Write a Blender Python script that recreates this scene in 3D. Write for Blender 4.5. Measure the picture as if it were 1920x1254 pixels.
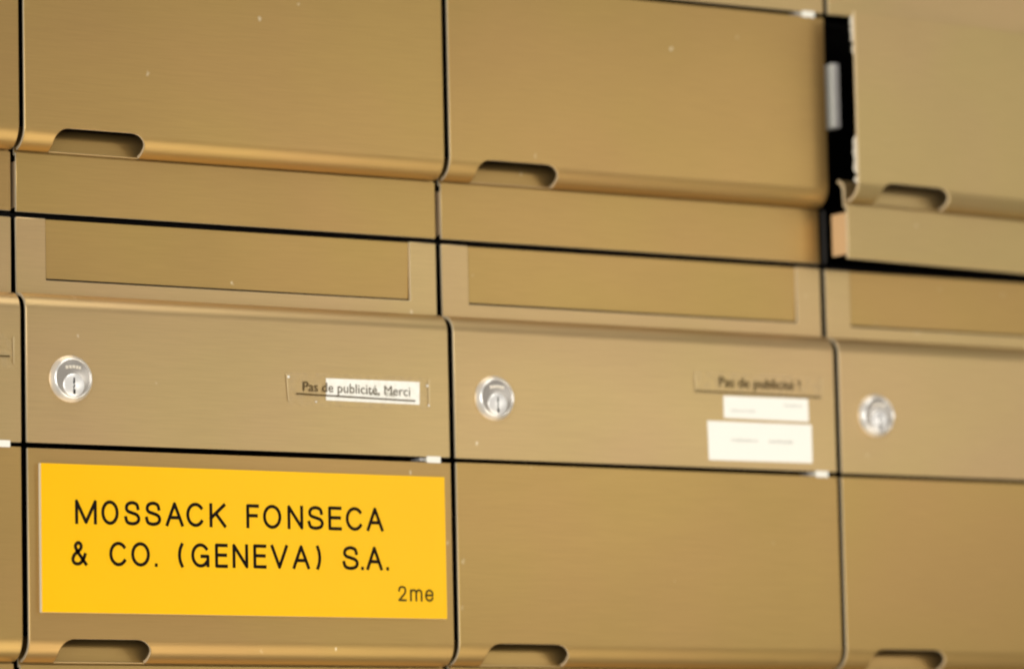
import bpy, bmesh, math, random
from mathutils import Vector, Matrix
from mathutils.geometry import delaunay_2d_cdt

for o in list(bpy.data.objects): bpy.data.objects.remove(o)
S = bpy.context.scene
C = S.collection
rnd = random.Random(7)
mm = 0.001

# ------------------------------------------------------------------ camera
PX_W, FPX = 1920.0, 8700.0
CAM = Vector((-1.19407, -2.53242, -0.288447))
YAW, PITCH, ROLL = 0.5462337, 0.1246369, -0.0215245
cy, sy, cp, sp, cr, sr = (math.cos(YAW), math.sin(YAW), math.cos(PITCH), math.sin(PITCH), math.cos(ROLL), math.sin(ROLL))
fwd = Vector((sy*cp, cy*cp, sp)); r0 = Vector((cy, -sy, 0)); u0 = r0.cross(fwd)
right = r0*cr + u0*sr; up = -r0*sr + u0*cr
cam_d = bpy.data.cameras.new('camera'); cam = bpy.data.objects.new('camera', cam_d); C.objects.link(cam)
cam.matrix_world = Matrix(((right.x, up.x, -fwd.x, CAM.x), (right.y, up.y, -fwd.y, CAM.y),
                           (right.z, up.z, -fwd.z, CAM.z), (0, 0, 0, 1)))
cam_d.sensor_width = 36; cam_d.sensor_fit = 'HORIZONTAL'; cam_d.lens = FPX/PX_W*36
cam_d.clip_start = 0.05; cam_d.clip_end = 100
cam_d.dof.use_dof = True
cam_d.dof.focus_distance = (Vector((0.10, 0, -0.02)) - CAM).dot(fwd)
cam_d.dof.aperture_fstop = 4.0
S.camera = cam

# ------------------------------------------------------------------ light
w = bpy.data.worlds.new('World'); S.world = w; w.use_nodes = True
bg = w.node_tree.nodes['Background']
bg.inputs['Color'].default_value = (1.0, 0.95, 0.88, 1); bg.inputs['Strength'].default_value = 0.22
def area(name, loc, target, size, power, col):
    d = bpy.data.lights.new(name, 'AREA'); d.shape = 'DISK' if size < 1 else 'SQUARE'; d.size = size
    d.energy = power; d.color = col
    o = bpy.data.objects.new(name, d); C.objects.link(o); o.location = loc
    o.rotation_euler = (Vector(target) - Vector(loc)).to_track_quat('-Z', 'Y').to_euler()
    return o
area('entrance_daylight', (-3.0, -3.0, 0.3), (0.3, 0, 0.05), 2.8, 120, (1.0, 0.98, 0.94))
area('hall_window_light', (1.70, -2.2, 0.28), (0.45, 0, 0.05), 0.95, 4.9, (1.0, 0.97, 0.90))
area('added_side_fill', (3.3, -2.2, 0.85), (0.6, 0, 0.15), 1.3, 4.2, (1.0, 0.98, 0.92))  # added fill lamp, no known window; brightens the ajar door
area('ceiling_light', (0.4, -1.5, 2.6), (0.4, 0, 0.05), 1.8, 40, (1.0, 0.97, 0.90))
area('floor_bounce', (0.5, -1.5, -1.6), (0.45, 0, 0.0), 2.2, 33, (1.0, 0.90, 0.74))
S.view_settings.view_transform = 'Standard'; S.view_settings.look = 'None'
S.view_settings.exposure = 0.0; S.view_settings.gamma = 1.0; S.view_settings.use_curve_mapping = False
S.render.resolution_x = 1024; S.render.resolution_y = 668
S.render.engine = 'CYCLES'
S.cycles.filter_width = 2.2

# ------------------------------------------------------------------ materials
def newmat(name):
    m = bpy.data.materials.new(name); m.use_nodes = True
    nt = m.node_tree; return m, nt, nt.nodes, nt.links, nt.nodes['Principled BSDF']
def simple(name, col, rough=0.5, metal=0.0, spec=0.5, coat=0.0):
    m, nt, N, L, p = newmat(name)
    p.inputs['Base Color'].default_value = (*col, 1); p.inputs['Roughness'].default_value = rough
    p.inputs['Metallic'].default_value = metal; p.inputs['Specular IOR Level'].default_value = spec
    p.inputs['Coat Weight'].default_value = coat
    return m
def brushed(name, col, rough=0.39, metal=0.85, specks=True):
    """horizontally brushed, bronze anodised aluminium with small scuffs"""
    m, nt, N, L, p = newmat(name)
    tc = N.new('ShaderNodeTexCoord'); oi = N.new('ShaderNodeObjectInfo')
    rv = N.new('ShaderNodeVectorMath'); rv.operation = 'SCALE'; rv.inputs[0].default_value = (3.1, 1.7, 5.3)
    L.new(oi.outputs['Random'], rv.inputs['Scale'])
    ad = N.new('ShaderNodeVectorMath'); ad.operation = 'ADD'
    L.new(tc.outputs['Object'], ad.inputs[0]); L.new(rv.outputs[0], ad.inputs[1])
    def noise(scale3, scale, detail, dist=0.0):
        mp = N.new('ShaderNodeMapping'); mp.inputs['Scale'].default_value = scale3
        L.new(ad.outputs[0], mp.inputs['Vector'])
        n = N.new('ShaderNodeTexNoise'); n.inputs['Scale'].default_value = scale
        n.inputs['Detail'].default_value = detail; n.inputs['Distortion'].default_value = dist
        L.new(mp.outputs[0], n.inputs['Vector']); return n.outputs['Fac']
    def mrange(src, a, b, lo, hi):
        r = N.new('ShaderNodeMapRange'); r.inputs[1].default_value = a; r.inputs[2].default_value = b
        r.inputs[3].default_value = lo; r.inputs[4].default_value = hi; L.new(src, r.inputs[0]); return r.outputs[0]
    def mul(a, b):
        n = N.new('ShaderNodeMath'); n.operation = 'MULTIPLY'; L.new(a, n.inputs[0]); L.new(b, n.inputs[1]); return n.outputs[0]
    grain = noise((45, 900, 1700), 1.0, 3.0)
    coarse = noise((16, 240, 420), 1.0, 2.0)
    cloud = noise((5, 5, 7), 1.0, 2.0, 0.6)
    val = mul(mul(mrange(grain, 0.3, 0.7, 0.963, 1.037), mrange(coarse, 0.3, 0.7, 0.992, 1.008)), mrange(cloud, 0.3, 0.7, 0.965, 1.035))
    val = mul(val, mrange(oi.outputs['Random'], 0, 1, 0.97, 1.03))
    sc = N.new('ShaderNodeVectorMath'); sc.operation = 'SCALE'; sc.inputs[0].default_value = col
    L.new(val, sc.inputs['Scale'])
    # slow drift of the anodising between a greener and a redder bronze
    hue = noise((9, 9, 11), 1.0, 1.0)
    mixh = N.new('ShaderNodeMix'); mixh.data_type = 'RGBA'; mixh.blend_type = 'MULTIPLY'
    mixh.inputs[0].default_value = 1.0
    cr_ = N.new('ShaderNodeValToRGB'); cr_.color_ramp.elements[0].position = 0.35; cr_.color_ramp.elements[1].position = 0.65
    cr_.color_ramp.elements[0].color = (0.985, 1.0, 0.95, 1); cr_.color_ramp.elements[1].color = (1.0, 0.975, 1.0, 1)
    L.new(hue, cr_.inputs[0]); L.new(sc.outputs[0], mixh.inputs[6]); L.new(cr_.outputs[0], mixh.inputs[7])
    out = mixh.outputs[2]
    if specks:
        vo = N.new('ShaderNodeTexVoronoi'); vo.inputs['Scale'].default_value = 34.0; vo.voronoi_dimensions = '2D'
        mp = N.new('ShaderNodeMapping'); mp.inputs['Scale'].default_value = (1.1, 0, 0.8); mp.inputs['Rotation'].default_value = (math.pi/2, 0, 0)
        wob = N.new('ShaderNodeTexNoise'); wob.inputs['Scale'].default_value = 260
        L.new(ad.outputs[0], wob.inputs['Vector'])
        wv = N.new('ShaderNodeVectorMath'); wv.operation = 'SCALE'; wv.inputs['Scale'].default_value = 0.004
        L.new(wob.outputs['Color'], wv.inputs[0])
        wa = N.new('ShaderNodeVectorMath'); wa.operation = 'ADD'; L.new(ad.outputs[0], wa.inputs[0]); L.new(wv.outputs[0], wa.inputs[1])
        L.new(wa.outputs[0], mp.inputs['Vector']); L.new(mp.outputs[0], vo.inputs['Vector'])
        sep = N.new('ShaderNodeSeparateColor'); L.new(vo.outputs['Color'], sep.inputs[0])
        pick = N.new('ShaderNodeMath'); pick.operation = 'GREATER_THAN'; pick.inputs[1].default_value = 0.89
        L.new(sep.outputs[0], pick.inputs[0])
        dv = N.new('ShaderNodeMath'); dv.operation = 'DIVIDE'
        L.new(vo.outputs['Distance'], dv.inputs[0]); L.new(mrange(sep.outputs[1], 0, 1, 0.35, 1.5), dv.inputs[1])
        dot = mrange(dv.outputs[0], 0.01, 0.045, 1.0, 0.0)
        amt = mul(mul(dot, mrange(sep.outputs[2], 0, 1, 0.15, 1.0)), pick.outputs[0])
        am2 = N.new('ShaderNodeMath'); am2.operation = 'MULTIPLY'; am2.inputs[1].default_value = 0.7; L.new(amt, am2.inputs[0])
        mx = N.new('ShaderNodeMix'); mx.data_type = 'RGBA'; L.new(am2.outputs[0], mx.inputs[0])
        L.new(out, mx.inputs[6]); mx.inputs[7].default_value = (0.95, 0.86, 0.64, 1); out = mx.outputs[2]
    L.new(out, p.inputs['Base Color'])
    p.inputs['Metallic'].default_value = metal
    L.new(mrange(coarse, 0.3, 0.7, rough-0.01, rough+0.01), p.inputs['Roughness'])
    bp = N.new('ShaderNodeBump'); bp.inputs['Strength'].default_value = 0.035; bp.inputs['Distance'].default_value = 0.0004
    L.new(grain, bp.inputs['Height']); L.new(bp.outputs[0], p.inputs['Normal'])
    return m
M = {}
M['parcel'] = brushed('bronze_parcel', (0.478, 0.311, 0.112))
M['parcel_lit'] = brushed('bronze_parcel_lit', (0.555, 0.400, 0.180))  # lit copy of the parcel bronze; paler to make up for missing light
M['letter'] = brushed('bronze_letter', (0.565, 0.402, 0.193))
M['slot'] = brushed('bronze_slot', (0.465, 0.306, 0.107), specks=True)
M['edge'] = simple('cut_aluminium_edge', (0.72, 0.61, 0.42), 0.5, 0.3)
M['dark'] = simple('black_interior', (0.006, 0.005, 0.005), 0.8, spec=0.15)
M['white'] = simple('white_plastic', (0.85, 0.83, 0.74), 0.4)
M['post'] = simple('dark_post', (0.06, 0.055, 0.05), 0.6)
M['flange'] = simple('lit_flange', (0.80, 0.56, 0.32), 0.5, 0.3)  # same bronze sheet; light from the left is put into its colour
M['grey'] = simple('grey_plastic', (0.36, 0.35, 0.34), 0.5)
M['chrome'] = simple('lock_chrome', (0.95, 0.93, 0.88), 0.28, 0.65)
M['satin'] = simple('lock_satin', (0.57, 0.53, 0.48), 0.25, 0.7)
M['plug'] = simple('lock_plug', (0.93, 0.91, 0.88), 0.3, 0.5)
M['mark'] = simple('lock_mark', (0.85, 0.78, 0.66), 0.35, 0.6)
M['ink'] = simple('engraved_black', (0.006, 0.004, 0.003), 0.8, spec=0.1)
M['ink2'] = simple('engraved_brown', (0.06, 0.045, 0.008), 0.8, spec=0.1)
M['print'] = simple('print_brown', (0.075, 0.05, 0.018), 0.8, spec=0.1)
M['faint'] = simple('faint_print', (0.46, 0.46, 0.41), 0.8)
M['pale_print'] = simple('pale_print', (0.50, 0.49, 0.42), 0.8)
M['core'] = simple('plate_core', (0.86, 0.80, 0.62), 0.45)
def paper_mat():
    m, nt, N, L, p = newmat('label_paper')
    n = N.new('ShaderNodeTexNoise'); n.inputs['Scale'].default_value = 60; n.inputs['Detail'].default_value = 4
    r = N.new('ShaderNodeValToRGB'); r.color_ramp.elements[0].color = (0.88, 0.87, 0.80, 1); r.color_ramp.elements[1].color = (0.92, 0.90, 0.82, 1)
    tc = N.new('ShaderNodeTexCoord'); L.new(tc.outputs['Object'], n.inputs['Vector']); L.new(n.outputs[0], r.inputs[0])
    L.new(r.outputs[0], p.inputs['Base Color']); p.inputs['Roughness'].default_value = 0.7
    return m
M['paper'] = paper_mat()
def yellow_mat():
    m, nt, N, L, p = newmat('yellow_laminate')
    n = N.new('ShaderNodeTexNoise'); n.inputs['Scale'].default_value = 5; n.inputs['Detail'].default_value = 3
    r = N.new('ShaderNodeValToRGB'); r.color_ramp.elements[0].color = (0.84, 0.425, 0.0, 1); r.color_ramp.elements[1].color = (0.90, 0.54, 0.0, 1)
    tc = N.new('ShaderNodeTexCoord'); L.new(tc.outputs['Object'], n.inputs['Vector']); L.new(n.outputs[0], r.inputs[0])
    L.new(r.outputs[0], p.inputs['Base Color']); p.inputs['Roughness'].default_value = 0.27; p.inputs['Specular IOR Level'].default_value = 0.2
    return m
M['yellow'] = yellow_mat()
def tape_mat():
    m, nt, N, L, p = newmat('clear_tape')
    p.inputs['Base Color'].default_value = (0.74, 0.62, 0.42, 1); p.inputs['Roughness'].default_value = 0.25
    t = N.new('ShaderNodeBsdfTransparent'); mx = N.new('ShaderNodeMixShader')
    n = N.new('ShaderNodeTexNoise'); n.inputs['Scale'].default_value = 180; n.inputs['Detail'].default_value = 3
    tc = N.new('ShaderNodeTexCoord'); L.new(tc.outputs['Object'], n.inputs['Vector'])
    r = N.new('ShaderNodeMapRange'); r.inputs[1].default_value = 0.4; r.inputs[2].default_value = 0.75
    r.inputs[3].default_value = 0.0; r.inputs[4].default_value = 0.06; L.new(n.outputs[0], r.inputs[0])
    L.new(r.outputs[0], mx.inputs[0]); L.new(t.outputs[0], mx.inputs[1]); L.new(p.outputs[0], mx.inputs[2])
    L.new(mx.outputs[0], N['Material Output'].inputs['Surface'])
    return m
M['tape'] = tape_mat()

M['tape2'] = simple('tape_edge_glint', (0.58, 0.44, 0.23), 0.3, 0.4)  # painted highlight along the ends of the tape
M['wall'] = simple('wall_plaster', (0.55, 0.52, 0.46), 0.9)

# ------------------------------------------------------------------ helpers
def link(name, me, mat, parent=None, loc=(0, 0, 0), bevel=0.0):
    o = bpy.data.objects.new(name, me); C.objects.link(o); o.location = loc
    if mat is not None and not me.materials: me.materials.append(mat)
    if parent is not None: o.parent = parent
    if bevel: add_bevel(o, bevel)
    return o
def add_bevel(o, width, seg=2):
    b = o.modifiers.new('bevel', 'BEVEL'); b.width = width; b.segments = seg; b.limit_method = 'ANGLE'; b.angle_limit = math.radians(40)
def mesh(name, v, f, smooth=None):
    me = bpy.data.meshes.new(name); me.from_pydata([tuple(p) for p in v], [], f); me.update()
    if smooth is not None:
        me.polygons.foreach_set('use_smooth', [True]*len(me.polygons)); me.set_sharp_from_angle(angle=math.radians(smooth))
    return me
def box_data(boxes):
    v, f = [], []
    for (x0, x1, y0, y1, z0, z1) in boxes:
        b = len(v)
        v += [(x, y, z) for z in (z0, z1) for (x, y) in ((x0, y0), (x1, y0), (x1, y1), (x0, y1))]
        f += [tuple(b+i for i in q) for q in ((0, 3, 2, 1), (4, 5, 6, 7), (0, 1, 5, 4), (1, 2, 6, 5), (2, 3, 7, 6), (3, 0, 4, 7))]
    return v, f
def box(name, b, mat, parent=None, bevel=0.0, loc=(0, 0, 0)):
    return link(name, mesh(name, *box_data([b])), mat, parent, loc, bevel)
def empty(name, loc, parent=None):
    o = bpy.data.objects.new(name, None); C.objects.link(o); o.location = loc; o.empty_display_size = 0.05
    if parent: o.parent = parent
    return o
def tag(o, label, cat, group=None):
    o['label'] = label; o['category'] = cat
    if group: o['group'] = group
    return o
def copy_tree(o, parent=None):
    c = o.copy(); C.objects.link(c); c.parent = parent
    for ch in list(o.children): copy_tree(ch, c)
    return c

def sheet(name, profile, x0, x1, notch=None, hole=None, thick=2.3*mm, face_mat=None):
    """bent sheet: profile is a list of (y, z) from top to bottom, swept from x0 to x1.
    notch = (xl, xr, u_top, r): finger notch open to the end of the profile;
    hole = (xl, xr, u_bottom): slot open to the start of the profile."""
    us = [0.0]
    for a, b in zip(profile, profile[1:]): us.append(us[-1] + math.hypot(b[0]-a[0], b[1]-a[1]))
    uend = us[-1]
    def at(u):
        for i in range(len(us)-1):
            if u <= us[i+1] + 1e-9:
                t = (u-us[i])/max(us[i+1]-us[i], 1e-9)
                return (profile[i][0]+(profile[i+1][0]-profile[i][0])*t, profile[i][1]+(profile[i+1][1]-profile[i][1])*t)
        return profile[-1]
    pts, edges = [], []
    def addp(x, u): pts.append(Vector((x, u))); return len(pts)-1
    rows = us[1:-1]
    out = []
    if hole:
        hl, hr, hu = hole
        out += [(x0, 0), (hl, 0), (hl, hu), (hr, hu), (hr, 0), (x1, 0)]
    else: out += [(x0, 0), (x1, 0)]
    out += [(x1, u) for u in rows] + [(x1, uend)]
    def nx(u, side):
        xl, xr, un, r = notch
        d = 0 if u >= un+r else r - math.sqrt(max(0, r*r-(r-(u-un))**2))
        return xl+d if side < 0 else xr-d
    if notch:
        xl, xr, un, r = notch
        lev = sorted(set([u for u in rows if u > un+1e-5] + [un+r*(1-math.cos(a*math.pi/16)) for a in range(0, 9)] + [uend]))
        out += [(nx(u, 1), u) for u in reversed(lev)] + [(nx(u, -1), u) for u in lev]
    out += [(x0, uend)] + [(x0, u) for u in reversed(rows)]
    idx = [addp(*p) for p in out]
    n = len(idx)
    edges += [(idx[i], idx[(i+1) % n]) for i in range(n)]
    for u in rows:
        if notch and u > notch[2]+1e-6:
            segs = [(x0, nx(u, -1)), (nx(u, 1), x1)]
        elif hole and u < hole[2]: segs = [(x0, hole[0]), (hole[1], x1)]
        else: segs = [(x0, x1)]
        for a, b in segs: edges.append((addp(a, u), addp(b, u)))
    v2, e2, f2, *_ = delaunay_2d_cdt(pts, edges, [], 1, 1e-7)
    v = []
    for p in v2:
        y, z = at(p.y); v.append((p.x, y, z))
    me = bpy.data.meshes.new(name); me.from_pydata(v, [], [tuple(f) for f in f2]); me.update()
    bm = bmesh.new(); bm.from_mesh(me)
    bmesh.ops.recalc_face_normals(bm, faces=bm.faces[:])
    big = max(bm.faces, key=lambda f: f.calc_area())
    if big.normal.y > 0: bmesh.ops.reverse_faces(bm, faces=bm.faces[:])
    # thickness: duplicate the skin along averaged normals and close the rim
    bm.normal_update()
    bm.verts.ensure_lookup_table(); bm.verts.index_update()
    fr = [vv.co.copy() for vv in bm.verts]; nr = [vv.normal.copy() for vv in bm.verts]
    fn = [[vv.index for vv in f.verts] for f in bm.faces]
    rim = [(e.verts[0].index, e.verts[1].index, e.link_faces[0]) for e in bm.edges if len(e.link_faces) == 1]
    rim2 = []
    for a, b, f in rim:
        ids = [vv.index for vv in f.verts]; i = ids.index(a)
        rim2.append((a, b) if ids[(i+1) % len(ids)] == b else (b, a))
    bm.free()
    N_ = len(fr)
    back = []
    for p, q in zip(fr, nr):
        q = Vector((0, q.y, q.z)).normalized(); back.append(p - q*thick)
    faces = fn + [[i+N_ for i in reversed(f)] for f in fn] + [[b, a, a+N_, b+N_] for a, b in rim2]
    me2 = bpy.data.meshes.new(name); me2.from_pydata([tuple(p) for p in fr+back], [], faces); me2.update()
    me2.polygons.foreach_set('use_smooth', [True]*len(me2.polygons)); me2.set_sharp_from_angle(angle=math.radians(30))
    bpy.data.meshes.remove(me)
    me2.materials.append(face_mat or M['parcel']); me2.materials.append(M['edge'])
    nf = 2*len(fn)
    for i, p in enumerate(me2.polygons): p.material_index = 1 if i >= nf else 0
    return me2

def lathe(name, prof, seg=48, smooth=35):
    """profile of (radius, y) turned round the Y axis; y negative is towards the viewer"""
    v, f = [], []
    for r, y in prof:
        for k in range(seg):
            a = 2*math.pi*k/seg; v.append((r*math.cos(a), y, r*math.sin(a)))
    for i in range(len(prof)-1):
        for k in range(seg):
            k2 = (k+1) % seg
            f.append((i*seg+k, i*seg+k2, (i+1)*seg+k2, (i+1)*seg+k))
    f.append(tuple(range((len(prof)-1)*seg, len(prof)*seg)))
    me = mesh(name, v, f, smooth)
    bm = bmesh.new(); bm.from_mesh(me); bmesh.ops.recalc_face_normals(bm, faces=bm.faces[:]); bm.to_mesh(me); bm.free()
    me.set_sharp_from_angle(angle=math.radians(smooth))
    return me

# ------------------------------------------------------------------ dimensions (metres; z measured from the gap between letter and parcel door)
W = 0.300; PER = 0.312; BASE = -0.1694
DEP = 13.0*mm                    # how far the recessed bands lie behind the fronts
VG, HG1, HG2 = 4.0*mm, 3.9*mm, 3.0*mm
x0, x1 = VG/2, W-VG/2
ZT = PER+BASE                    # top of the letter door's cell (0.1426)
def Z(z): return z - BASE        # into the mailbox's own frame, origin at its base

# letter door profile (top to bottom)
LZ = 94.0*mm; LR = 12.0*mm
prof_letter = [(DEP, Z(ZT-HG1/2)), (DEP, Z(LZ))] + \
    [(LR*(1-math.sin(a)), Z(LZ-LR*(1-math.cos(a)))) for a in [math.pi/2*i/10 for i in range(0, 11)]] + [(0, Z(HG2/2))]
# parcel door profile
FZ = -130.2*mm; FR = 14.5*mm; FT = math.radians(84)
FS_ = FZ + FR*math.sin(FT)
prof_parcel = [(0, Z(-HG2/2))] + [(FR*(1-math.cos(FT*i/12)), Z(FS_-FR*math.sin(FT*i/12))) for i in range(0, 13)]
prof_lip = [(DEP+2.6*mm+8*mm*(1-math.cos(a)), Z(FZ+9*mm+8*mm*math.sin(a))) for a in [math.radians(80-10*i) for i in range(9)]] + [(DEP+2.6*mm, Z(FZ-0.9*mm)), (DEP, Z(FZ-1.1*mm)), (DEP, Z(BASE+HG1/2))]

HX = x1                          # hinge line of the parcel door
u_fold = (-HG2/2) - FS_

# ------------------------------------------------------------------ the wall the bank hangs on
box('wall', (-1.2, 1.8, 0.335, 0.45, -1.2, 1.4), M['wall'])['kind'] = 'structure'

# ------------------------------------------------------------------ one mailbox
def make_mailbox():
    root = empty('mailbox', (0, 0, 0))
    t = 1.5*mm; e = 0.15*mm
    fy, by = 22*mm, 0.33
    h = PER
    v, f = box_data([(e, e+t, fy, by, e, h-e), (W-e-t, W-e, fy, by, e, h-e), (e+t, W-e-t, fy, by, e, e+t), (e+t, W-e-t, fy, by, h-e-t, h-e),
                     (e+t, W-e-t, fy, by, Z(-0.8*mm), Z(0.8*mm)), (e+t, W-e-t, by-t, by, e+t, Z(-0.8*mm)), (e+t, W-e-t, by-t, by, Z(0.8*mm), h-e-t)])
    link('housing', mesh('housing', v, f), M['dark'], root)
    # letter door with its slot flap
    me = sheet('letter_door', prof_letter, x0, x1, hole=(22*mm, 278.6*mm, (ZT-HG1/2)-102.7*mm), face_mat=M['letter'])
    ld = link('letter_door', me, M['letter'], root, bevel=0.5*mm)
    fl = sheet('slot_flap', [(DEP+1.0*mm, Z(ZT-HG1/2-0.4*mm)), (DEP+2.2*mm, Z(104.0*mm))], 22.1*mm, 278.5*mm, thick=2*mm, face_mat=M['slot'])
    link('slot_flap', fl, M['slot'], ld, bevel=0.3*mm)
    # parcel door, its origin on the hinge
    me = sheet('parcel_door', prof_parcel, x0, x1, notch=(23*mm, 84.5*mm, u_fold+0.6*mm, 9.5*mm))
    me.transform(Matrix.Translation((-HX, 0, 0)))
    pd = link('parcel_door', me, M['parcel'], root, (HX, 0, 0), bevel=0.5*mm)
    me = sheet('lower_lip', prof_lip, x0, x1, thick=2.4*mm); me.transform(Matrix.Translation((-HX, 0, 0)))
    link('lower_lip', me, M['parcel'], pd, bevel=0.4*mm)
    me = mesh('end_flange', *box_data([(x0-HX+0.2*mm, x0-HX+1.8*mm, DEP+2.2*mm, DEP+17*mm, Z(BASE+HG1/2+3*mm), Z(FZ-6*mm))]))
    link('end_flange', me, M['flange'], pd, bevel=0.4*mm)
    me = mesh('notch_lip', *box_data([(23.3*mm-HX, 84.2*mm-HX, DEP-1.5*mm, DEP-0.1*mm, Z(FZ+0.1*mm), Z(FZ+1.0*mm))]))
    link('notch_lip', me, M['letter'], pd, bevel=0.35*mm)
    # white hinge clip with its grey pin in the gap above the parcel door
    box('hinge_clip', (280*mm, 290*mm, -0.5*mm, 14*mm, Z(-HG2/2+0.05*mm), Z(HG2/2-0.05*mm)), M['white'], root, 0.4*mm)
    box('clip_front', (280*mm, 290*mm, -0.9*mm, -0.55*mm, Z(-2.1*mm), Z(2.1*mm)), M['white'], root, 0.15*mm)
    box('hinge_pin', (275.5*mm, 279*mm, 0.8*mm, 12*mm, Z(-1.0*mm), Z(1.0*mm)), M['grey'], root, 0.3*mm)
    # cam lock
    R = 14.4*mm
    lk = lathe('lock', [(R, 0.3*mm), (R, -0.8*mm), (R-0.3*mm, -1.4*mm), (R-1.0*mm, -2.6*mm), (R-1.8*mm, -3.8*mm), (R-2.3*mm, -4.4*mm), (R-2.6*mm, -4.5*mm), (R-2.8*mm, -4.3*mm), (R-2.9*mm, -3.6*mm)], 64)
    lo = link('lock', lk, M['chrome'], root, (31*mm, 0, Z(41.0*mm)))
    face = lathe('lock_face', [(R-2.85*mm, -2.0*mm), (R-2.85*mm, -3.7*mm), (R-3.2*mm, -3.9*mm)], 64)
    link('lock_face', face, M['satin'], lo)
    plug = lathe('cylinder_plug', [(7.0*mm, -3.0*mm), (7.0*mm, -4.6*mm), (6.4*mm, -5.0*mm)], 40)
    link('cylinder_plug', plug, M['plug'], lo, (0, 0, -4.2*mm))
    key = [(-0.5, 3.6), (0.5, 3.6), (0.6, 1.2), (0.1, 0.4), (0.9, -0.4), (0.1, -1.4), (0.1, -2.2), (1.0, -2.8), (0.9, -4.7), (-0.9, -4.7), (-1.0, -3.0), (-0.5, -2.2), (-0.9, -1.0), (-0.2, 0.0), (-0.9, 1.0)]
    n = len(key)
    kv = [(a*0.8*mm, -5.1*mm, b*1.2*mm) for a, b in key]+[(a*mm, -4.0*mm, b*mm) for a, b in key]
    kf = [tuple(range(n)), tuple(reversed(range(n, 2*n)))]+[((i+1) % n, i, i+n, (i+1) % n+n) for i in range(n)]
    link('keyhole', mesh('keyhole', kv, kf), M['dark'], lo, (0, 0, -4.0*mm))
    bx_ = [(-5.2, -3.4), (-2.8, -1.2), (-0.6, 1.2), (1.8, 3.2), (3.7, 5.0)]
    v, f = box_data([(a*mm, b*mm, -4.25*mm, -3.7*mm, (6.3-abs(a+b)*0.06)*mm, (8.1-abs(a+b)*0.06)*mm) for a, b in bx_])
    link('lock_stamp', mesh('lock_stamp', v, f), M['mark'], lo)
    return root, pd
first, first_door = make_mailbox()
G = 'bronze mailboxes of the wall bank'
labels = {
    (-1, 0): 'bronze mailbox whose lock door carries tape with only a short dark line showing',
    (0, 0): 'bronze mailbox carrying the big yellow engraved name plate on its parcel door',
    (1, 0): 'bronze mailbox with two white paper labels stacked beneath a clear notice tape',
    (2, 0): 'bronze mailbox with bare doors directly below the parcel door standing ajar',
    (-1, 1): 'bronze mailbox above the one whose tape shows a short dark line',
    (0, 1): 'closed bronze mailbox directly above the one with the yellow name plate',
    (1, 1): 'closed bronze mailbox beside the parcel door left ajar, darkened near its edge',
    (2, 1): 'bronze mailbox with its parcel door swung ajar, showing the black inside',
}
boxes = {}
for (c, r), lab in labels.items():
    o = first if (c, r) == (-1, 0) else copy_tree(first)
    o.location = (c*W, 0, BASE + r*PER)
    tag(o, lab, 'mailbox', G); boxes[c, r] = o

# doors never hang perfectly
for (c, r), o in boxes.items():
    for ch in o.children:
        if ch.name.startswith(('parcel_door', 'letter_door')):
            ch.location.x += rnd.uniform(-0.3, 0.3)*mm; ch.location.z += rnd.uniform(-0.25, 0.25)*mm
            ch.rotation_euler.y = math.radians(rnd.uniform(-0.06, 0.06))
# the door left ajar
OPEN = math.radians(5.4)
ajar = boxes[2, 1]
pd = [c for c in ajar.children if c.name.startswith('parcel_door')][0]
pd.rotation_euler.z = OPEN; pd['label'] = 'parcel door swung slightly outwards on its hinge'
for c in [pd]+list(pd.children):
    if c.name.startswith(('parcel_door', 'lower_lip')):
        c.material_slots[0].link = 'OBJECT'; c.material_slots[0].material = M['parcel_lit']
# torn foam sealing left behind the edge of the door ajar
for za, zb, wmax in ((-0.004, -0.022, 3.0), (-0.024, -0.030, 1.0), (-0.086, -0.112, 3.2), (-0.1135, -0.118, 4.0)):
    n = max(4, int(abs(zb-za)/0.0016)); v = []; f = []
    for i in range(n+1):
        z = Z(za+(zb-za)*i/n); ww = wmax*mm*rnd.uniform(0.35, 1.0) if 0 < i < n else 0.3*mm
        for xx in (x0-HX-0.15*mm, x0-HX+3*mm): v += [(xx, 2.0*mm, z), (xx, 2.3*mm+ww, z)]
    for i in range(n):
        b = 4*i; f += [(b, b+1, b+5, b+4), (b+1, b+3, b+7, b+5), (b+3, b+2, b+6, b+7), (b+2, b, b+4, b+6)]
    f += [(0, 2, 3, 1), (4*n, 4*n+1, 4*n+3, 4*n+2)]
    link('foam_strip', mesh('foam_strip', v, f), M['white'], pd)
box('partition_edge', (5.6*mm, 6.2*mm, 17*mm, 21.5*mm, 3*mm, Z(FZ)), M['post'], ajar, 0.2*mm)
box('catch_plate', (6.2*mm, 11.0*mm, 2*mm, 14*mm, Z(-0.0755), Z(-0.0315)), M['grey'], ajar, 0.5*mm)  # front of the white catch, greyed by colour where less light falls
box('catch_lit_side', (5.4*mm, 6.1*mm, 2*mm, 14*mm, Z(-0.0755), Z(-0.0315)), M['white'], ajar, 0.2*mm)  # white sliver paints the light on the catch's left face

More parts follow.
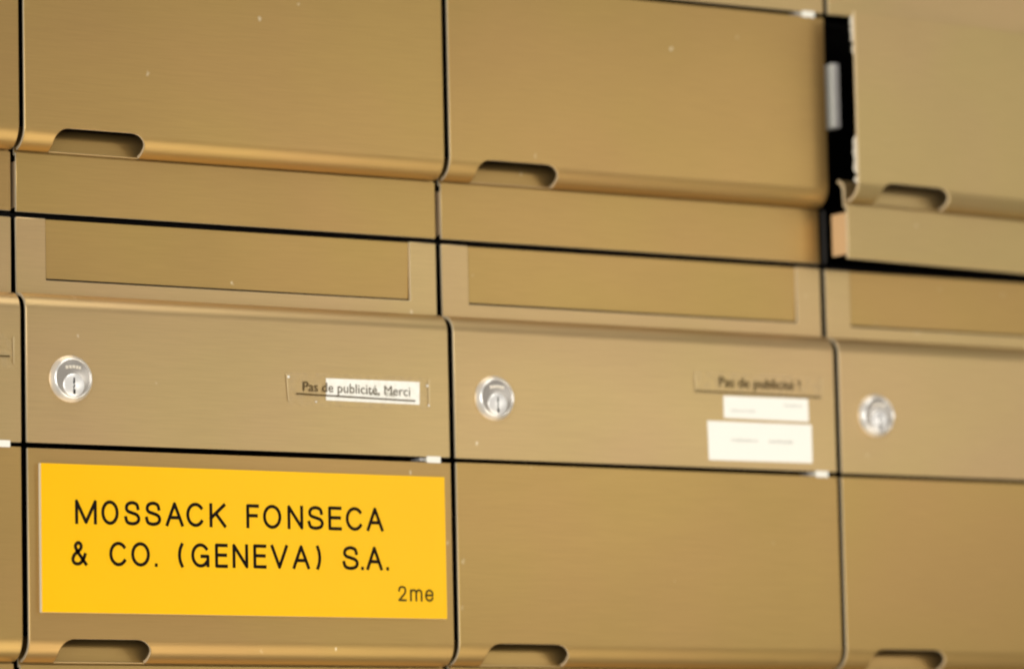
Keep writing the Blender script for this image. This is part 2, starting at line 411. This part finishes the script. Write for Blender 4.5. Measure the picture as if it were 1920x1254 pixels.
# ------------------------------------------------------------------ engraved lettering
def catmull(p, n=8):
    q = [p[0]] + p + [p[-1]]; o = []
    for i in range(1, len(q)-2):
        for k in range(n):
            t = k/n; a, b, c, d = q[i-1], q[i], q[i+1], q[i+2]
            o.append(tuple(0.5*((2*b[j])+(-a[j]+c[j])*t+(2*a[j]-5*b[j]+4*c[j]-d[j])*t*t+(-a[j]+3*b[j]-3*c[j]+d[j])*t**3) for j in (0, 1)))
    return o+[p[-1]]
def ell(a0, a1, n=28, cx=.5, cy=.5, rx=.5, ry=.5):
    return [(cx+rx*math.cos(math.radians(a0+(a1-a0)*i/n)), cy+ry*math.sin(math.radians(a0+(a1-a0)*i/n))) for i in range(n+1)]
GL = {
    'M': [[(0, 0), (0, 1)], [(0, 1), (.5, .02)], [(.5, .02), (1, 1)], [(1, 1), (1, 0)]],
    'O': [ell(0, 360, 40)],
    'S': [catmull([(.94, .73), (.84, .92), (.5, 1), (.16, .92), (.05, .74), (.17, .59), (.5, .51), (.85, .42), (1, .25), (.87, .07), (.5, 0), (.12, .07), (0, .28)])],
    'A': [[(0, 0), (.5, 1)], [(.5, 1), (1, 0)], [(.18, .34), (.82, .34)]],
    'C': [ell(42, 322, 32)],
    'K': [[(0, 0), (0, 1)], [(.96, 1), (0, .36)], [(.34, .6), (1, 0)]],
    'F': [[(0, 0), (0, 1)], [(0, 1), (1, 1)], [(0, .53), (.88, .53)]],
    'E': [[(0, 0), (0, 1)], [(0, 1), (1, 1)], [(0, .53), (.93, .53)], [(0, 0), (1, 0)]],
    'N': [[(0, 0), (0, 1)], [(0, 1), (1, 0)], [(1, 0), (1, 1)]],
    'V': [[(0, 1), (.5, 0)], [(.5, 0), (1, 1)]],
    'G': [ell(40, 322, 32), [(.58, .46), (.97, .46)], [(.97, .46), (.97, .02)]],
    '&': [catmull([(1, 0), (.6, .36), (.24, .73), (.24, .91), (.43, 1), (.62, .91), (.62, .75), (.42, .6), (.13, .43), (0, .22), (.12, .05), (.38, 0), (.64, .08), (.84, .28), (.94, .45)])],
    '(': [catmull([(1, 1), (.3, .78), (0, .48), (.3, .2), (1, -.02)])],
    ')': [catmull([(0, 1), (.7, .78), (1, .48), (.7, .2), (0, -.02)])],
    '.': [[(.4, 0), (.6, 0)]],
    '2': [catmull([(.04, .72), (.14, .92), (.5, 1), (.86, .92), (.97, .72), (.84, .5), (.4, .22), (.02, 0)]), [(.02, 0), (1, 0)]],
    'm': [[(0, 0), (0, .76)], catmull([(0, .56), (.1, .72), (.28, .77), (.44, .7), (.5, .54), (.5, 0)]), catmull([(.5, .56), (.6, .72), (.78, .77), (.94, .7), (1, .54), (1, 0)])],
    'e': [catmull([(.05, .4), (.98, .4)]), catmull([(.98, .4), (.9, .64), (.5, .77), (.12, .64), (0, .38), (.12, .12), (.5, 0), (.84, .08), (.96, .2)])],
}
def strokes_mesh(name, items, width, y):
    """items: (char, xa, xb, za, zb); flat ribbons with round ends, 0.2 mm thick"""
    v, f = [], []; k = 0
    h = width/2
    for ch, xa, xb, za, zb in items:
        for poly in GL[ch]:
            P = [Vector((xa+h+(xb-xa-width)*p[0], za+h+(zb-za-width)*p[1])) for p in poly]
            if ch != 'O' and len(P) > 1:
                ends = [sum(r_ in (q[0], q[-1]) for q in GL[ch]) < 2 for r_ in (poly[0], poly[-1])]
                if ends[0]: P[0] = P[0] + (P[0]-P[1]).normalized()*h*0.9
                if ends[1]: P[-1] = P[-1] + (P[-1]-P[-2]).normalized()*h*0.9
            k += 1; yy = y - (k % 17)*0.004*mm
            L_, R_ = [], []
            for i, p in enumerate(P):
                d = (P[min(i+1, len(P)-1)]-P[max(i-1, 0)])
                if ch == 'O' and i in (0, len(P)-1): d = Vector((0, 1))
                d.normalize(); n = Vector((-d.y, d.x))
                L_.append(p+n*h); R_.append(p-n*h)
            loop = list(L_)
            if ch != 'O':
                d = (P[-1]-P[-2]).normalized(); a = math.atan2(d.y, d.x)
                loop += [P[-1]+Vector((math.cos(a+math.pi/2-math.pi*j/6), math.sin(a+math.pi/2-math.pi*j/6)))*h for j in range(1, 6)]
            b = len(v); n = len(P)
            v += [(p.x, yy, p.y) for p in L_] + [(p.x, yy, p.y) for p in R_]
            for i in range(n-1): f.append((b+i, b+n+i, b+n+i+1, b+i+1))
            if ch != 'O':
                for end, sgn in ((P[-1], 1), (P[0], -1)):
                    raw = poly[-1] if sgn == 1 else poly[0]
                    if sum(raw in (q[0], q[-1]) for q in GL[ch]) < 2: continue      # free ends stay square
                    d = (P[-1]-P[-2]) if sgn == 1 else (P[0]-P[1]); a = math.atan2(d.y, d.x)
                    c0 = len(v)
                    v += [(end.x+h*math.cos(a-math.pi/2+math.pi*j/8), yy, end.y+h*math.sin(a-math.pi/2+math.pi*j/8)) for j in range(9)]
                    f.append(tuple(range(c0, c0+9)))
    return mesh(name, v, f)

PT = 3.6*mm
plate = empty('name_plate', (150*mm, 0, -101.2*mm))
tag(plate, 'yellow engraved company name plate fixed to a bronze parcel door', 'name plate')
def PL(b): return b
bd = box('board', (8.8*mm-.150, 291.0*mm-.150, -PT+0.5*mm, -0.1*mm, 0, 90*mm), M['core'], plate, 0.2*mm)
sf = box('yellow_face', (8.8*mm-.150, 291.0*mm-.150, -PT, -PT+0.45*mm, 0, 90*mm), M['yellow'], plate, 0.15*mm)
t1 = 'MOSSACKFONSECA'
e1 = [31.3, 46.0, 48.9, 60.7, 64.4, 75.4, 78.5, 89.6, 92.5, 105.0, 106.7, 119.6, 122.7, 134.4, 148.3, 157.4, 160.0, 173.0, 177.2, 188.4, 191.4, 203.0, 206.1, 215.9, 218.6, 231.5, 233.5, 245.8]
t2 = '&CO.(GENEVA)S.A.'
e2 = [28.5, 39.4, 54.0, 66.6, 68.8, 81.6, 84.6, 87.0, 100.7, 104.6, 109.8, 122.7, 126.2, 135.2, 138.3, 149.3, 152.8, 162.2, 165.0, 177.3, 180.3, 192.7, 197.1, 200.7, 215.8, 227.5, 229.0, 231.2, 232.8, 244.7, 246.9, 249.5]
t3 = '2me'; e3 = [255.3, 261.6, 264.0, 273.1, 274.9, 281.3]
def line(txt, ex, za, zb, dz, width, name, mat):
    it = []
    for i, ch in enumerate(txt):
        xa, xb = ex[2*i]*mm, ex[2*i+1]*mm
        o = dz*mm*(xa-.03)/.21
        top, bot = zb*mm+o, za*mm+o
        if ch == '.': top = bot+width
        if ch in '.': xa, xb = (xa+xb)/2-1.25*mm, (xa+xb)/2+1.25*mm
        it.append((ch, xa-.150, xb-.150, bot+.1012, top+.1012))
    link(name, strokes_mesh(name, it, width, -PT-0.05*mm), mat, plate)
line(t1, e1, -47.6, -32.6, 0.7, 2.15*mm, 'lettering', M['ink'])
line(t2, e2, -72.7, -57.7, 1.3, 2.15*mm, 'lettering', M['ink'])
line(t3, e3, -90.6, -80.8, 0.1, 1.4*mm, 'floor_lettering', M['ink2'])

# ------------------------------------------------------------------ stickers and paper labels
def text_mesh(name, body, width, xh=None):
    cu = bpy.data.curves.new(name, 'FONT'); cu.body = body; cu.size = 0.01; cu.resolution_u = 3
    o = bpy.data.objects.new('tmp', cu); C.objects.link(o)
    dg = bpy.context.evaluated_depsgraph_get(); dg.update()
    me = bpy.data.meshes.new_from_object(o.evaluated_get(dg)); bpy.data.objects.remove(o)
    xs = [v.co.x for v in me.vertices]; k = width/(max(xs)-min(xs)); mn = min(xs)
    for v in me.vertices: v.co = Vector(((v.co.x-mn)*k, 0, v.co.y*k))
    me.name = name
    return me
def slab(name, corners, y0, y1, mat, parent=None, loc=(0, 0, 0), bevel=0.0):
    """flat piece with four given corners (x, z), clockwise from top left"""
    v = [(x, y0, z) for x, z in corners] + [(x, y1, z) for x, z in corners]
    f = [(0, 3, 2, 1), (4, 5, 6, 7)] + [(i, (i+1) % 4, (i+1) % 4+4, i+4) for i in range(4)]
    me = mesh(name, v, f); bm = bmesh.new(); bm.from_mesh(me); bmesh.ops.recalc_face_normals(bm, faces=bm.faces[:]); bm.to_mesh(me); bm.free()
    return link(name, me, mat, parent, loc, bevel)
def rel(pts, o): return [((x-o[0])*mm, (z-o[1])*mm) for x, z in pts]

# white slip under the first tape
o_ = (241.7, 34.9)
p = slab('paper_label', rel([(208.1, 48.8), (275.8, 49.2), (275.5, 34.7), (207.9, 34.9)], o_), -0.35*mm, -0.02*mm, M['paper'], None, (o_[0]*mm, 0, o_[1]*mm))
tag(p, 'white paper slip half covered by taped notice text beside a lock', 'paper label')
def notice(o_, film, txt, tx, tz, tw, tilt, ul, label, edge_glint=True):
    r = empty('notice_tape', (o_[0]*mm, 0, o_[1]*mm)); tag(r, label, 'sticker')
    slab('clear_film', rel(film, o_), -0.55*mm, -0.42*mm, M['tape'], r)
    if edge_glint:
        for (a, b, wd) in ((0, 3, 1.0), (1, 2, 1.2)):
            A, B = film[a], film[b]; s = 1 if a == 0 else -1
            slab('edge_glint', rel([(A[0], A[1]-1), (A[0]+s*wd, A[1]-2.0), (B[0]+s*wd*.6, B[1]+3), (B[0], B[1]+2)], o_), -0.62*mm, -0.56*mm, M['tape2'], r)  # pale slivers painting the edge highlights of the film
    if txt:
        me = text_mesh('print', txt, tw*mm)
        t = link('print', me, M['print'], r, ((tx-o_[0])*mm, -0.66*mm, (tz-o_[1])*mm)); t.rotation_euler.y = tilt
    (xa, za), (xb, zb) = ul
    slab('underline', rel([(xa, za+.45), (xb, zb+.45), (xb, zb-.45), (xa, za-.45)], o_), -0.68*mm, -0.60*mm, M['print'], r)
    return r
for a, b, z, h in [(236.5, 238.2, 40.6, 1.0), (238.9, 241.5, 40.3, 1.2), (242.2, 246.3, 40.2, 1.1), (251.0, 252.6, 40.4, 1.3), (253.2, 257.5, 40.3, 1.2)]:
    box('faded_print', ((a-o_[0])*mm, (b-o_[0])*mm, -0.40*mm, -0.34*mm, (z-h-o_[1])*mm, (z+h-o_[1])*mm), M['pale_print'], p)
nt_ = notice((231, 31), [(179.3, 51.6), (283.3, 52.3), (282.8, 31.8), (180.8, 30.6)], 'Pas de publicité, Merci', 191.6, 40.2, 77.0, math.radians(0.3), ((186.6, 38.2), (272.4, 36.9)),
       'clear tape printed with a French notice, laid across a white paper slip')
notice((536, 50), [(484.6, 65.3), (587.3, 66.0), (586.8, 50.4), (485.4, 50.4)], 'Pas de publicité !', 504.6, 55.6, 65.0, 0.0, ((485.5, 52.0), (585.9, 51.6)),
       'clear tape printed with a French notice above two stacked white labels')
notice((-60, 45), [(-112, 66), (-6.5, 66.5), (-6.8, 46), (-111.5, 46)], None, 0, 0, 0, 0, ((-108, 53.0), (-9.6, 53.0)),
       'clear tape with a dark underline on the mailbox beside the yellow plate mailbox')
for bx0, bz0, br in ((-49.8, 17.6, 0.9), (-30.5, 2.6, 0.6), (50.4, 16.0, 0.8), (51.2, 3.4, 0.7)):  # small white bumps painting bright glints on the tape
    glint = lathe('tape_glint', [(br*mm, 0.0), (br*0.8*mm, -0.25*mm), (br*0.3*mm, -0.4*mm)], 12)
    link('tape_glint', glint, M['white'], nt_, (bx0*mm, -0.55*mm, bz0*mm))
def printed_label(o_, pts, marks, label):
    p = slab('paper_label', rel(pts, o_), -0.40*mm, -0.02*mm, M['paper'], None, (o_[0]*mm, 0, o_[1]*mm)); tag(p, label, 'paper label')
    for a, b, z, h in marks:
        box('faded_print', ((a-o_[0])*mm, (b-o_[0])*mm, -0.45*mm, -0.38*mm, (z-h-o_[1])*mm, (z+h-o_[1])*mm), M['faint'], p)
def dashes(xa, xb, z, h, seed):
    q = random.Random(seed); x = xa; o = []
    while x < xb:
        l = q.uniform(0.7, 1.8); o.append((x, min(x+l, xb), z+q.uniform(-.15, .15), h*q.uniform(.6, 1))); x += l+q.uniform(.4, 1.0)
    return o
printed_label((541, 34.8), [(507.8, 49.6), (575.5, 50.1), (575.8, 34.7), (507.7, 35.0)], dashes(556, 571, 45.0, .7, 1)+dashes(513, 533, 40.0, .6, 2),
              'narrow white paper label right under the notice tape, above the taller label')
printed_label((536, 7), [(494.5, 32.6), (577.9, 32.9), (577.8, 7.2), (495.0, 6.7)], dashes(513, 534, 20.5, .8, 3)+dashes(543, 562, 20.5, .9, 4),
              'taller white paper label below the narrow one, just above the door gap')
